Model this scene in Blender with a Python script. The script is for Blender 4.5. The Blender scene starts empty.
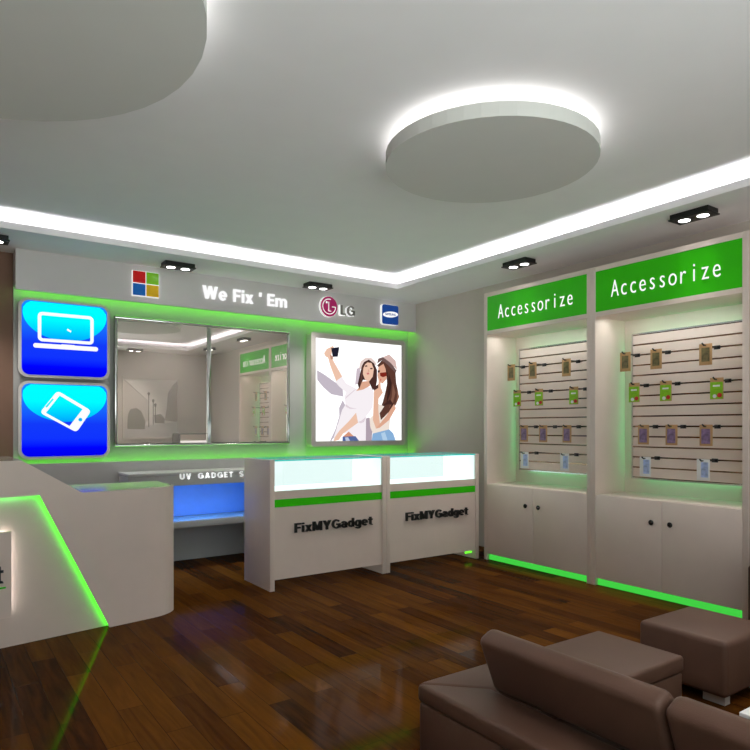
import bpy, bmesh, math, random
from mathutils import Vector, Matrix
random.seed(4)
scene = bpy.context.scene
C = scene.collection

# ------------------------------------------------------------------ camera
FPX, HOR, EYE, YAW = 641.0, 427.5, 1.25, math.radians(35.0)
SN, CS = math.sin(YAW), math.cos(YAW)
cam_d = bpy.data.cameras.new('camera'); cam = bpy.data.objects.new('camera', cam_d); C.objects.link(cam)
cam.location = (0, 0, EYE); cam.rotation_euler = (math.radians(90), 0, -YAW)
cam_d.sensor_width = 36; cam_d.lens = FPX / 750 * 36; cam_d.shift_y = (HOR - 375) / 750; cam_d.clip_start = 0.03
scene.camera = cam

def on_y(px, py, Y):            # photo measurement -> point on a plane facing the back wall
    t = (px - 375) / FPX; d = Y / (CS - SN * t)
    return (SN + CS * t) * d, EYE - (py - HOR) / FPX * d
def on_x(px, py, X):
    t = (px - 375) / FPX; d = X / (SN + CS * t)
    return (CS - SN * t) * d, EYE - (py - HOR) / FPX * d

# ------------------------------------------------------------------ materials
def lin(c):
    return tuple(((v / 255) / 12.92 if v / 255 <= .04045 else ((v / 255 + .055) / 1.055) ** 2.4) for v in c)
def mat(name, rgb, rough=.5, metal=0.0, spec=.5, var=.03, scale=14, bump=0.0, emit=None, estr=0.0):
    m = bpy.data.materials.new(name); m.use_nodes = True
    nt = m.node_tree; b = nt.nodes['Principled BSDF']
    c = lin(rgb)
    b.inputs['Roughness'].default_value = rough; b.inputs['Metallic'].default_value = metal
    b.inputs['Specular IOR Level'].default_value = spec
    tc = nt.nodes.new('ShaderNodeTexCoord'); nz = nt.nodes.new('ShaderNodeTexNoise')
    nz.inputs['Scale'].default_value = scale; nz.inputs['Detail'].default_value = 3
    nt.links.new(tc.outputs['Object'], nz.inputs['Vector'])
    cr = nt.nodes.new('ShaderNodeValToRGB')
    cr.color_ramp.elements[0].position = .3; cr.color_ramp.elements[1].position = .7
    cr.color_ramp.elements[0].color = tuple(max(0, v * (1 - var)) for v in c) + (1,)
    cr.color_ramp.elements[1].color = tuple(min(1, v * (1 + var)) for v in c) + (1,)
    nt.links.new(nz.outputs['Fac'], cr.inputs['Fac']); nt.links.new(cr.outputs['Color'], b.inputs['Base Color'])
    if bump:
        bp = nt.nodes.new('ShaderNodeBump'); bp.inputs['Strength'].default_value = bump; bp.inputs['Distance'].default_value = .002
        n2 = nt.nodes.new('ShaderNodeTexNoise'); n2.inputs['Scale'].default_value = 260
        nt.links.new(tc.outputs['Object'], n2.inputs['Vector'])
        nt.links.new(n2.outputs['Fac'], bp.inputs['Height']); nt.links.new(bp.outputs['Normal'], b.inputs['Normal'])
    if emit:
        b.inputs['Emission Color'].default_value = lin(emit) + (1,); b.inputs['Emission Strength'].default_value = estr
    return m
def glow(name, rgb, s):
    m = bpy.data.materials.new(name); m.use_nodes = True; nt = m.node_tree; nt.nodes.clear()
    e = nt.nodes.new('ShaderNodeEmission'); o = nt.nodes.new('ShaderNodeOutputMaterial')
    e.inputs[0].default_value = (lin(rgb) if max(rgb) > 1 else tuple(rgb)) + (1,); e.inputs[1].default_value = s
    nt.links.new(e.outputs[0], o.inputs[0]); return m
def glow_ramp(name, stops, z0, z1, s=1.0):     # a backlit print whose ink runs from one colour to another
    m = glow(name, (255, 255, 255), s); nt = m.node_tree; e = [n for n in nt.nodes if n.type == 'EMISSION'][0]
    tc = nt.nodes.new('ShaderNodeTexCoord'); sx = nt.nodes.new('ShaderNodeSeparateXYZ'); mr = nt.nodes.new('ShaderNodeMapRange')
    cr = nt.nodes.new('ShaderNodeValToRGB'); mr.inputs[1].default_value = z0; mr.inputs[2].default_value = z1
    nt.links.new(tc.outputs['Object'], sx.inputs[0]); nt.links.new(sx.outputs['Z'], mr.inputs[0]); nt.links.new(mr.outputs[0], cr.inputs[0])
    els = cr.color_ramp.elements
    while len(els) < len(stops): els.new(.5)
    for el, (p, c) in zip(els, stops): el.position = p; el.color = lin(c) + (1,)
    nt.links.new(cr.outputs[0], e.inputs[0]); return m

def glass_mat(name, tint, fac_lo=.05):
    m = bpy.data.materials.new(name); m.use_nodes = True; nt = m.node_tree; nt.nodes.clear()
    tr = nt.nodes.new('ShaderNodeBsdfTransparent'); gl = nt.nodes.new('ShaderNodeBsdfGlossy'); mx = nt.nodes.new('ShaderNodeMixShader')
    fr = nt.nodes.new('ShaderNodeLayerWeight'); fr.inputs[0].default_value = .5
    gl.inputs['Roughness'].default_value = .02; tr.inputs[0].default_value = tint + (1,)
    o = nt.nodes.new('ShaderNodeOutputMaterial')
    ad = nt.nodes.new('ShaderNodeMath'); ad.operation = 'MULTIPLY_ADD'; pw = nt.nodes.new('ShaderNodeMath'); pw.operation = 'POWER'
    nt.links.new(fr.outputs['Facing'], pw.inputs[0]); pw.inputs[1].default_value = 5
    nt.links.new(pw.outputs[0], ad.inputs[0]); ad.inputs[1].default_value = .7; ad.inputs[2].default_value = .035
    nt.links.new(ad.outputs[0], mx.inputs[0]); nt.links.new(tr.outputs[0], mx.inputs[1]); nt.links.new(gl.outputs[0], mx.inputs[2])
    nt.links.new(mx.outputs[0], o.inputs[0]); return m

M = {}
M['white'] = mat('white_laminate', (230, 213, 203), .38, 0, .4, .02, 6)
M['white_gloss'] = mat('white_gloss_laminate', (230, 213, 203), .10, 0, 1.0, .02, 6)
M['wall'] = mat('beige_wall_paint', (208, 199, 191), .8, 0, .2, .02, 5)
M['brownwall'] = mat('taupe_wall', (126, 99, 84), .8, 0, .2, .03, 5)  # plain brown tone, darker than the beige walls
M['greywall'] = mat('grey_panel_paint', (176, 175, 172), .6, 0, .3, .02, 5)
M['header'] = mat('header_paint', (214, 210, 210), .5, 0, .3, .02, 5)
M['ceil'] = mat('ceiling_paint', (243, 240, 242), .9, 0, .1, .01, 5)
M['disc'] = mat('pendant_paint', (214, 214, 210), .9, 0, .1, .01, 5)
M['green'] = mat('green_acrylic', (40, 164, 4), .4, 0, .2, .02, 6, emit=(42, 164, 2), estr=.24)  # slight glow added to brighten the sign, counter stripe and underline
M['black'] = mat('black_plastic', (16, 15, 15), .4, 0, .5)
M['letter_dark'] = mat('black_letter', (22, 22, 22), .45)
M['letter_white'] = glow('white_letter_lit', (255, 255, 255), 1.0)
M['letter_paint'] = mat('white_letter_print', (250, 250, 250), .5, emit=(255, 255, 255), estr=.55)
M['chrome'] = mat('brushed_chrome', (200, 200, 198), .16, 1.0, .5, .02)
M['groove'] = mat('floor_tint_chrome', (150, 118, 94), .18, 1.0, .5, .15, 30)  # brown tint stands in for the floor reflected in chrome
M['steel'] = mat('satin_frame', (196, 190, 184), .35, .15, .5, .02)
M['leather'] = mat('brown_leather', (82, 58, 46), .5, 0, .25, .05, 9, bump=.25)
M['seam'] = mat('leather_seam', (44, 30, 25), .6)
M['kraft'] = mat('kraft_card', (188, 146, 100), .7)
M['print_black'] = mat('dark_print', (104, 94, 58), .5, var=.45, scale=34)
M['print_green'] = mat('green_print', (134, 196, 20), .45, var=.15, scale=60)
M['print_purple'] = mat('purple_print', (128, 104, 140), .45, var=.45, scale=34)
M['print_blue'] = mat('blue_print', (168, 186, 226), .45, var=.3, scale=34)
M['red'] = mat('red_dot', (190, 20, 20), .4)
M['card_white'] = mat('white_card', (235, 235, 235), .5)
M['knob'] = mat('black_knob', (14, 13, 13), .25)
M['led_green'] = glow('green_led', (.15, 1.0, .025), 8.0)
M['led_green_soft'] = glow('green_led_soft', (.14, 1.0, .03), 1.5)
M['edge_green'] = glow('green_edge_light', (.27, .98, .07), 1.0)
M['plinth_green'] = glow('plinth_light', (66, 206, 68), 1.0)
M['led_niche'] = glow('niche_led', (.14, 1.0, .36), 10.0)
M['lit_panel'] = glow('showcase_light_panel', (240, 250, 249), 1.1)
M['lit_lining'] = mat('glow_lining', (236, 244, 244), .6, emit=(240, 250, 250), estr=.75)  # glow put into deck and side lining to whiten the showcase inside
M['led_white'] = glow('white_led', (.93, 1.0, .98), 9.0)
M['led_board'] = glow('board_led', (1.0, 1.0, 1.0), 7.0)
M['lamp'] = glow('lamp_lens', (1, 1, .97), 8.0)
M['blue_panel'] = mat('uv_panel', (134, 182, 250), .5)
M['glass'] = glass_mat('clear_glass', (.95, 1, .99))
M['teal'] = mat('glass_edge', (40, 190, 180), .2, emit=(40, 205, 195), estr=.55)  # glow stands in for showcase light carried to the glass edge
M['inside'] = mat('showcase_lining', (240, 246, 246), .6, var=.0)
M['frame_dark'] = mat('dark_frame', (40, 34, 30), .4)

def mirror_mat():
    m = bpy.data.materials.new('mirror_silver'); m.use_nodes = True; nt = m.node_tree; b = nt.nodes['Principled BSDF']
    nt.nodes.remove(b); o = [n for n in nt.nodes if n.type == 'OUTPUT_MATERIAL'][0]
    g = nt.nodes.new('ShaderNodeBsdfGlossy'); g.inputs['Color'].default_value = (.97, .89, .84, 1); g.inputs['Roughness'].default_value = .0
    d = nt.nodes.new('ShaderNodeBsdfDiffuse'); d.inputs[0].default_value = (.86, .77, .71, 1)  # pale diffuse layer paints haze over the reflection and brightens it
    mx = nt.nodes.new('ShaderNodeMixShader'); mx.inputs[0].default_value = .25
    nt.links.new(g.outputs[0], mx.inputs[1]); nt.links.new(d.outputs[0], mx.inputs[2]); nt.links.new(mx.outputs[0], o.inputs[0]); return m
M['mirror'] = mirror_mat()

def floor_mat():
    m = bpy.data.materials.new('dark_wood_planks'); m.use_nodes = True; nt = m.node_tree; b = nt.nodes['Principled BSDF']
    N, L = nt.nodes.new, nt.links.new
    tc = N('ShaderNodeTexCoord'); mp = N('ShaderNodeMapping'); mp.inputs['Rotation'].default_value = (0, 0, math.radians(90))
    L(tc.outputs['Object'], mp.inputs['Vector'])
    br = N('ShaderNodeTexBrick'); br.offset = .37; br.offset_frequency = 2; br.squash = 1
    br.inputs['Scale'].default_value = 1; br.inputs['Brick Width'].default_value = .88; br.inputs['Row Height'].default_value = .115
    br.inputs['Mortar Size'].default_value = .0012; br.inputs['Bias'].default_value = 0
    br.inputs['Color1'].default_value = (0, 0, 0, 1); br.inputs['Color2'].default_value = (1, 1, 1, 1); br.inputs['Mortar'].default_value = (.1, .1, .1, 1)
    L(mp.outputs[0], br.inputs['Vector'])
    mg = N('ShaderNodeMapping'); mg.inputs['Scale'].default_value = (1.3, 16, 1); L(mp.outputs[0], mg.inputs['Vector'])
    addv = N('ShaderNodeVectorMath'); addv.operation = 'MULTIPLY_ADD'
    L(br.outputs['Color'], addv.inputs[0]); addv.inputs[1].default_value = (7, 5, 3); L(mg.outputs[0], addv.inputs[2])
    nz = N('ShaderNodeTexNoise'); nz.inputs['Scale'].default_value = 1.6; nz.inputs['Detail'].default_value = 7; nz.inputs['Distortion'].default_value = 1.2
    L(addv.outputs[0], nz.inputs['Vector'])
    mixf = N('ShaderNodeMix'); mixf.data_type = 'FLOAT'; mixf.inputs[0].default_value = .58
    L(br.outputs['Color'], mixf.inputs[2]); L(nz.outputs['Fac'], mixf.inputs[3])
    cr = N('ShaderNodeValToRGB'); e = cr.color_ramp.elements
    e[0].position = .2; e[0].color = lin((34, 16, 6)) + (1,); e[1].position = .8; e[1].color = lin((90, 52, 13)) + (1,)
    k = e.new(.45); k.color = lin((63, 33, 8)) + (1,)
    L(mixf.outputs[0], cr.inputs[0])
    dk = N('ShaderNodeMix'); dk.data_type = 'RGBA'; dk.blend_type = 'MIX'
    L(br.outputs['Fac'], dk.inputs[0]); L(cr.outputs[0], dk.inputs[6]); dk.inputs[7].default_value = (.012, .006, .002, 1)
    nt.nodes.remove(b); out = [n for n in nt.nodes if n.type == 'OUTPUT_MATERIAL'][0]      # oiled wood: matt body under a thin sheen
    df = N('ShaderNodeBsdfDiffuse'); gl = N('ShaderNodeBsdfGlossy'); mx = N('ShaderNodeMixShader'); lw = N('ShaderNodeLayerWeight'); lw.inputs[0].default_value = .5
    pw = N('ShaderNodeMath'); pw.operation = 'POWER'; pw.inputs[1].default_value = 5; ma = N('ShaderNodeMath'); ma.operation = 'MULTIPLY_ADD'
    gl.inputs['Roughness'].default_value = .07; ma.inputs[1].default_value = .17; ma.inputs[2].default_value = .007
    L(lw.outputs['Facing'], pw.inputs[0]); L(pw.outputs[0], ma.inputs[0]); L(ma.outputs[0], mx.inputs[0])
    L(dk.outputs[2], df.inputs[0]); L(df.outputs[0], mx.inputs[1]); L(gl.outputs[0], mx.inputs[2]); L(mx.outputs[0], out.inputs[0])
    return m
M['floor'] = floor_mat()

# ------------------------------------------------------------------ mesh helpers
class MB:
    """Collects shapes in world coordinates; build() links them as ONE mesh object."""
    def __init__(s): s.v = []; s.f = []; s.mi = []
    def add(s, vs, fs, m=0):
        o = len(s.v); s.v += [tuple(v) for v in vs]; s.f += [tuple(i + o for i in f) for f in fs]; s.mi += [m] * len(fs); return s
    def box(s, x0, x1, y0, y1, z0, z1, m=0):
        return s.add([(x0, y0, z0), (x1, y0, z0), (x1, y1, z0), (x0, y1, z0), (x0, y0, z1), (x1, y0, z1), (x1, y1, z1), (x0, y1, z1)],
                     [(0, 3, 2, 1), (4, 5, 6, 7), (0, 1, 5, 4), (1, 2, 6, 5), (2, 3, 7, 6), (3, 0, 4, 7)], m)
    def prism(s, poly, axis, a0, a1, m=0):
        def P(u, v, a): return {'x': (a, u, v), 'y': (u, a, v), 'z': (u, v, a)}[axis]
        n = len(poly); vs = [P(u, v, a0) for u, v in poly] + [P(u, v, a1) for u, v in poly]
        fs = [tuple(range(n)), tuple(range(2 * n - 1, n - 1, -1))] + [(i, i + n, (i + 1) % n + n, (i + 1) % n) for i in range(n)]
        return s.add(vs, fs, m)
    def flat(s, poly, axis, a, m=0):
        def P(u, v): return {'x': (a, u, v), 'y': (u, a, v), 'z': (u, v, a)}[axis]
        return s.add([P(u, v) for u, v in poly], [tuple(range(len(poly)))], m)
    def tube(s, pts, r, m=0, n=10):
        pts = [Vector(p) for p in pts]; rings = []
        for i, p in enumerate(pts):
            d = (pts[min(i + 1, len(pts) - 1)] - pts[max(i - 1, 0)]).normalized()
            a = d.orthogonal().normalized(); b = d.cross(a)
            rings.append([p + r * (math.cos(k * 2 * math.pi / n) * a + math.sin(k * 2 * math.pi / n) * b) for k in range(n)])
        for i in range(1, len(rings)):          # keep rings aligned
            best = min(range(n), key=lambda k: (rings[i][k] - rings[i - 1][0]).length); rings[i] = rings[i][best:] + rings[i][:best]
        vs = [v for g in rings for v in g]; fs = []
        for i in range(len(pts) - 1):
            for k in range(n): fs.append((i * n + k, i * n + (k + 1) % n, (i + 1) * n + (k + 1) % n, (i + 1) * n + k))
        fs += [tuple(range(n))[::-1], tuple(range((len(pts) - 1) * n, len(pts) * n))]
        return s.add(vs, fs, m)
    def lathe(s, prof, c, m=0, n=32, axis='z'):  # prof: (radius, height) rings
        vs = []; fs = []
        for r, h in prof:
            for k in range(n):
                a = k * 2 * math.pi / n; u, w = r * math.cos(a), r * math.sin(a)
                vs.append((c[0] + u, c[1] + w, c[2] + h) if axis == 'z' else ((c[0] + h, c[1] + u, c[2] + w) if axis == 'x' else (c[0] + u, c[1] + h, c[2] + w)))
        for i in range(len(prof) - 1):
            for k in range(n): fs.append((i * n + k, i * n + (k + 1) % n, (i + 1) * n + (k + 1) % n, (i + 1) * n + k))
        fs += [tuple(range(n)), tuple(range((len(prof) - 1) * n, len(prof) * n))]
        return s.add(vs, fs, m)
    def build(s, name, mats, parent=None, bevel=0.0, seg=2, smooth=False, base=None):
        root = parent
        while root is not None and root.parent is not None: root = root.parent
        off = Vector(base) if base else (Vector(root.location) if root is not None else Vector((0, 0, 0)))
        me = bpy.data.meshes.new(name)
        me.from_pydata([tuple(Vector(v) - off) for v in s.v], [], s.f)
        mats = mats if isinstance(mats, (list, tuple)) else [mats]
        for k in mats: me.materials.append(M[k] if isinstance(k, str) else k)
        for p, i in zip(me.polygons, s.mi): p.material_index = i
        bm = bmesh.new(); bm.from_mesh(me)
        closed = all(e.is_manifold for e in bm.edges)
        if closed: bmesh.ops.recalc_face_normals(bm, faces=bm.faces)
        if bevel:
            ed = [e for e in bm.edges if e.is_manifold and e.calc_face_angle(0) > math.radians(28)]
            bmesh.ops.bevel(bm, geom=ed, offset=bevel, segments=seg, profile=.5, affect='EDGES', clamp_overlap=True)
        if smooth or bevel:
            for f in bm.faces: f.smooth = True
            for e in bm.edges:
                e.smooth = not (e.is_manifold and e.calc_face_angle(0) > math.radians(38 if smooth else 50))
        bm.to_mesh(me); bm.free()
        o = bpy.data.objects.new(name, me); C.objects.link(o)
        if base: o.location = base
        if parent is not None: o.parent = parent
        return o

def rrect(cx, cz, w, h, r, n=6):
    out = []
    for (sx, sz, a0) in ((1, 1, 0), (-1, 1, 90), (-1, -1, 180), (1, -1, 270)):
        for k in range(n + 1):
            a = math.radians(a0 + 90 * k / n)
            out.append((cx + sx * (w / 2 - r) + r * math.cos(a), cz + sz * (h / 2 - r) + r * math.sin(a)))
    return out
def ell(cx, cz, rx, rz, n=40): return [(cx + rx * math.cos(2 * math.pi * k / n), cz + rz * math.sin(2 * math.pi * k / n)) for k in range(n)]

def tag(o, label, cat, group=None, kind=None):
    o['label'] = label; o['category'] = cat
    if group: o['group'] = group
    if kind: o['kind'] = kind
    return o
def thing(name, label, cat, loc, group=None):
    o = bpy.data.objects.new(name, None); o.empty_display_size = .05; C.objects.link(o); o.location = loc
    return tag(o, label, cat, group)
def struct(o, label=None):
    o['kind'] = 'structure'
    if label: o['label'] = label
    return o
def copy_tree(o, loc=None, parent=None):
    c = o.copy(); C.objects.link(c)
    if parent is not None: c.parent = parent
    if loc is not None: c.location = loc
    for ch in list(o.children): copy_tree(ch, None, c)
    return c

def text_mb(body, plane, u0, u1, z0, z1, front, depth, bold=0.0, pitch=None, ref='AEF', m=0):
    """Raised lettering: fits body between u0..u1, with its capitals z0..z1. plane 'y' faces -Y, 'x' faces -X."""
    def raw(t):
        cu = bpy.data.curves.new('t', 'FONT'); cu.body = t; cu.size = 1; cu.extrude = .5; cu.resolution_u = 4; cu.offset = min(0, bold); cu.space_character = 1 + max(0, bold) * 2.2
        ob = bpy.data.objects.new('t', cu); C.objects.link(ob); bpy.context.view_layer.update()
        me = bpy.data.meshes.new_from_object(ob.evaluated_get(bpy.context.evaluated_depsgraph_get()))
        vs = [v.co.copy() for v in me.vertices]; fs = [tuple(p.vertices) for p in me.polygons]
        bpy.data.objects.remove(ob); bpy.data.curves.remove(cu); bpy.data.meshes.remove(me); return vs, fs
    vs, fs = [], []
    if pitch:
        for i, ch in enumerate(body):
            if ch == ' ': continue
            a, b = raw(ch); x0 = min(p.x for p in a); x1 = max(p.x for p in a); w = x1 - x0
            k = min(1.0, pitch * .84 / w) if ch not in 'i' else 1.0
            o = len(vs); vs += [Vector(((p.x - (x0 + x1) / 2) * k + i * pitch, p.y, p.z)) for p in a]; fs += [tuple(q + o for q in f) for f in b]
    else:
        vs, fs = raw(body)
    if bold > 0:                          # a heavier weight: the outline thickened all round
        base = [v.copy() for v in vs]; bf = list(fs); vs, fs = [], []
        for k in range(9):
            dx, dy = (0, 0) if k == 8 else (bold * 1.25 * math.cos(k * math.pi / 4), bold * .8 * math.sin(k * math.pi / 4))
            o = len(vs); vs += [Vector((p.x + dx, p.y + dy, p.z)) for p in base]; fs += [tuple(q + o for q in f) for f in bf]
    cap = raw('E')[0]; cy0 = min(p.y for p in cap); cy1 = max(p.y for p in cap)
    x0 = min(p.x for p in vs); x1 = max(p.x for p in vs)
    out = []
    for p in vs:
        u = u0 + (p.x - x0) / (x1 - x0) * (u1 - u0); z = z0 + (p.y - cy0) / (cy1 - cy0) * (z1 - z0); q = front + (.5 - p.z) * depth
        out.append((u, q, z) if plane == 'y' else (q, u, z))
    return MB().add(out, fs, m)

def heavy_mb(body, plane, u0, u1, z0, z1, front, depth, gap=.09, space=.34, T=.2):
    """Raised heavy grotesque lettering drawn stroke by stroke; capitals stand z0..z1, the word fills u0..u1."""
    def V(x, a, b): return [[(x - T / 2, a), (x + T / 2, a), (x + T / 2, b), (x - T / 2, b)]]
    def H(y, a, b, t=.17): return [[(a, y - t / 2), (b, y - t / 2), (b, y + t / 2), (a, y + t / 2)]]
    def D(xa, ya, xb, yb, w=.22): return [[(xa - w / 2, ya), (xa + w / 2, ya), (xb + w / 2, yb), (xb - w / 2, yb)]]
    def A(cx, cy, rx, ry, a0, a1, t=.16):
        n = max(6, int(abs(a1 - a0) / 14)); out = []
        for k in range(n):
            p, q = math.radians(a0 + (a1 - a0) * k / n), math.radians(a0 + (a1 - a0) * (k + 1) / n)
            out.append([(cx + rx * math.cos(p), cy + ry * math.sin(p)), (cx + rx * math.cos(q), cy + ry * math.sin(q)),
                        (cx + (rx - T) * math.cos(q), cy + (ry - t) * math.sin(q)), (cx + (rx - T) * math.cos(p), cy + (ry - t) * math.sin(p))])
        return out
    G = {'F': (.58, V(.1, 0, 1) + H(.915, .15, .58) + H(.5, .15, .53)), 'i': (.2, V(.1, 0, .72) + V(.1, .83, 1)),
         'x': (.62, D(.12, 0, .5, .72) + D(.5, 0, .12, .72)), 'M': (.88, V(.1, 0, 1) + V(.78, 0, 1) + D(.13, 1, .44, .05, .24) + D(.75, 1, .44, .05, .24)),
         'Y': (.78, D(.13, 1, .39, .4, .26) + D(.65, 1, .39, .4, .26) + V(.39, 0, .46)),
         'G': (.84, A(.43, .5, .43, .52, 38, 322) + V(.74, .06, .5) + H(.46, .46, .84)),
         'a': (.58, A(.28, .23, .28, .25, 0, 360, .14) + V(.48, 0, .5) + A(.29, .46, .29, .28, 0, 165, .14)),
         'd': (.62, A(.3, .36, .3, .38, 0, 360) + V(.52, 0, 1)),
         'g': (.62, A(.3, .36, .3, .38, 0, 360) + V(.52, -.05, .72) + A(.31, -.03, .31, .24, 195, 360, .14)),
         'e': (.62, A(.31, .36, .31, .38, 0, 318) + H(.36, .08, .6, .13)), 't': (.42, V(.2, .12, .93) + H(.645, 0, .42, .15) + A(.36, .14, .26, .16, 180, 285, .14)),
         'W': (1.12, D(.11, 1, .32, 0) + D(.56, 1, .32, 0) + D(.56, 1, .80, 0) + D(1.01, 1, .80, 0)), 'E': (.58, V(.1, 0, 1) + H(.915, .15, .58) + H(.5, .15, .54) + H(.085, .15, .58)),
         'm': (.98, V(.1, 0, .72) + V(.49, 0, .46) + V(.88, 0, .46) + A(.295, .44, .295, .30, 0, 165) + A(.685, .44, .295, .30, 0, 165)), "'": (.2, V(.1, .68, 1)),
         'U': (.72, V(.1, .36, 1) + V(.62, .36, 1) + A(.36, .37, .36, .39, 180, 360)), 'V': (.78, D(.12, 1, .39, 0, .24) + D(.66, 1, .39, 0, .24)),
         'A': (.82, D(.12, 0, .41, 1, .24) + D(.70, 0, .41, 1, .24) + H(.27, .2, .62)), 'D': (.74, V(.1, 0, 1) + H(.915, .15, .34) + H(.085, .15, .34) + A(.32, .5, .42, .5, -90, 90)),
         'T': (.68, H(.915, 0, .68) + V(.34, 0, .95)), 'S': (.66, A(.33, .735, .33, .28, 25, 270) + A(.33, .275, .33, .29, -155, 90)), 'L': (.55, V(.1, 0, 1) + H(.085, .15, .55)), ' ': (0, [])}
    x = 0; polys = []
    for ch in body:
        if ch == ' ': x += space; continue
        w_, pl_ = G[ch]; polys += [[(px + x, py) for px, py in p] for p in pl_]; x += w_ + gap
    W_ = x - gap; mb = MB()
    for p in polys:
        q = [(u0 + px / W_ * (u1 - u0), z0 + py * (z1 - z0)) for px, py in p]
        mb.prism(q, plane, front, front + depth)
    return mb

def area(name, loc, sx, sy, rot, power, col=(1, 1, 1)):
    l = bpy.data.lights.new(name, 'AREA'); l.shape = 'RECTANGLE'; l.size = sx; l.size_y = sy; l.energy = power; l.color = col
    o = bpy.data.objects.new(name, l); C.objects.link(o); o.location = loc; o.rotation_euler = rot; return o

# ------------------------------------------------------------------ the room
WX, WY, FY, LX, WL = 4.79, 6.18, -0.54, -1.95, -1.0      # right, back, front, left wall faces
ZC, ZS = 2.84, 2.72
struct(MB().box(LX - .1, WX + .1, FY - .1, WY + .1, -.06, 0).build('floor', 'floor'))
struct(MB().box(LX - .1, WX + .1, FY - .1, WY + .1, ZC, ZC + .08).build('ceiling', 'ceil'))
struct(MB().box(WX, WX + .1, FY - .1, WY + .1, 0, ZC).build('wall_right', 'wall'))
struct(MB().box(LX - .1, LX, FY - .1, WY + .1, 0, ZC).build('wall_left', 'brownwall'))
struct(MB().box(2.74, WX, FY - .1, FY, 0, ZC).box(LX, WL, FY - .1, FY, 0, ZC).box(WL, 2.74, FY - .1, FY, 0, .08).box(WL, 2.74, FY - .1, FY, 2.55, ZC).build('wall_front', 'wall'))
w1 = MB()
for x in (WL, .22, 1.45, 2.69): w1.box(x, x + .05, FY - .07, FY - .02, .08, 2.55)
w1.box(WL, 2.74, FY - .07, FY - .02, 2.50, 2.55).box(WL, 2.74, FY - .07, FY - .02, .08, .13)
win = struct(w1.build('fill_window_1', 'frame_dark'), 'added glass shopfront behind the viewer, letting in fill light')  # unseen shopfront, added to bring fill daylight into the room
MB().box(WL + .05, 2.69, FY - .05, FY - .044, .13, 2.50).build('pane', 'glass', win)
po = area('fill_window_portal', ((WL + 2.74) / 2, FY - .02, 1.32), 2.74 - WL, 2.4, (math.radians(90), 0, 0), 1)  # portal for the added fill daylight
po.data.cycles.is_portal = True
struct(MB().box(LX, WX, WY, WY + .1, 0, ZC).build('wall_back', 'brownwall'))
# soffit round the room with a lip that hides the cove light
SX0, SX1, SY0, SY1 = LX + .62, 4.096, FY + .66, 5.434
sf = MB()
lw = .018; o0, o1, q0, q1 = SX0 - lw, SX1 + lw, SY0 - lw, SY1 + lw
sf.box(LX, WX, q1, WY, ZS, ZS + .015).box(LX, WX, FY, q0, ZS, ZS + .015).box(o1, WX, q0, q1, ZS, ZS + .015).box(LX, o0, q0, q1, ZS, ZS + .015)
sf.box(o0, o1, SY1, q1, ZS, ZS + .05).box(o0, o1, q0, SY0, ZS, ZS + .05).box(SX1, o1, SY0, SY1, ZS, ZS + .05).box(o0, SX0, SY0, SY1, ZS, ZS + .05)
struct(sf.build('trim_1', 'ceil'), 'lowered white ceiling border with hidden cove light')
COVE = 70.0
CC = (.95, .98, 1.0)
UP = (math.radians(180), 0, 0)
area('cove_back', ((SX0 + SX1) / 2, SY1 + .062, ZS + .025), SX1 - SX0 + .16, .05, UP, COVE, CC)
area('cove_front', ((SX0 + SX1) / 2, SY0 - .062, ZS + .025), SX1 - SX0 + .16, .05, UP, COVE, CC)
area('cove_right', (SX1 + .062, (SY0 + SY1) / 2, ZS + .025), .05, SY1 - SY0 + .1, UP, COVE * 1.1, CC)
area('cove_left', (SX0 - .062, (SY0 + SY1) / 2, ZS + .025), .05, SY1 - SY0 + .1, UP, COVE * 1.1, CC)

# feature wall: recessed panel, header above and dado below, each hiding a green strip
HX0 = .60; WP = 6.15; HF = 5.99
struct(MB().box(HX0, WX, WP, WY, .0, ZS).build('wall_panel', 'greywall'), 'recessed grey feature wall between header and dado')
hd = MB().box(HX0, WX, HF, HF + .02, 2.387, ZS).box(HX0, WX, HF + .02, WP, 2.43, ZS)
t2 = struct(hd.build('trim_2', 'header'), 'white header band over the mirror wall carrying the logos')
MB().box(HX0 + .02, WX - .01, 6.075, 6.10, 2.417, 2.43).build('light_strip', 'led_green', t2)
dd = MB().box(HX0, WX, HF, HF + .02, 0, .947).box(HX0, WX, HF + .02, WP, 0, .90)
t3 = struct(dd.build('trim_3', 'greywall'), 'grey dado under the mirror wall')
MB().box(HX0 + .02, WX - .01, 6.075, 6.10, .90, .915).build('light_strip', 'led_green', t3)

# round ceiling raft
M['led_raft'] = glow('raft_led', (1, 1, .98), 6.0)
def raft(CX, CY, CR, label):
    r = thing('ceiling_raft', label, 'ceiling raft', (CX, CY, 2.70), 'round ceiling rafts')
    MB().lathe([(CR, 0), (CR, .07)], (CX, CY, 2.70), n=44).build('disc', 'disc', r)
    MB().lathe([(.10, .07), (.10, .14)], (CX, CY, 2.70), n=20).build('mounting_stem', 'ceil', r)
    ring = MB(); nn = 48
    for k in range(nn):
        a0, a1 = 2 * math.pi * k / nn, 2 * math.pi * (k + 1) / nn
        ring.add([(CX + q * math.cos(a), CY + q * math.sin(a), z) for z in (2.7705, 2.776) for q, a in ((CR - .10, a0), (CR - .06, a0), (CR - .06, a1), (CR - .10, a1))],
                 [(0, 3, 2, 1), (4, 5, 6, 7), (0, 1, 5, 4), (2, 3, 7, 6)])
    ring.build('light_strip', 'led_raft', r)
raft(2.565, 2.55, .580, 'round plaster ceiling raft right of centre, lit round its rim')
raft(-.054, 2.586, .95, 'wider round ceiling raft at the upper left of the photo')

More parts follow.
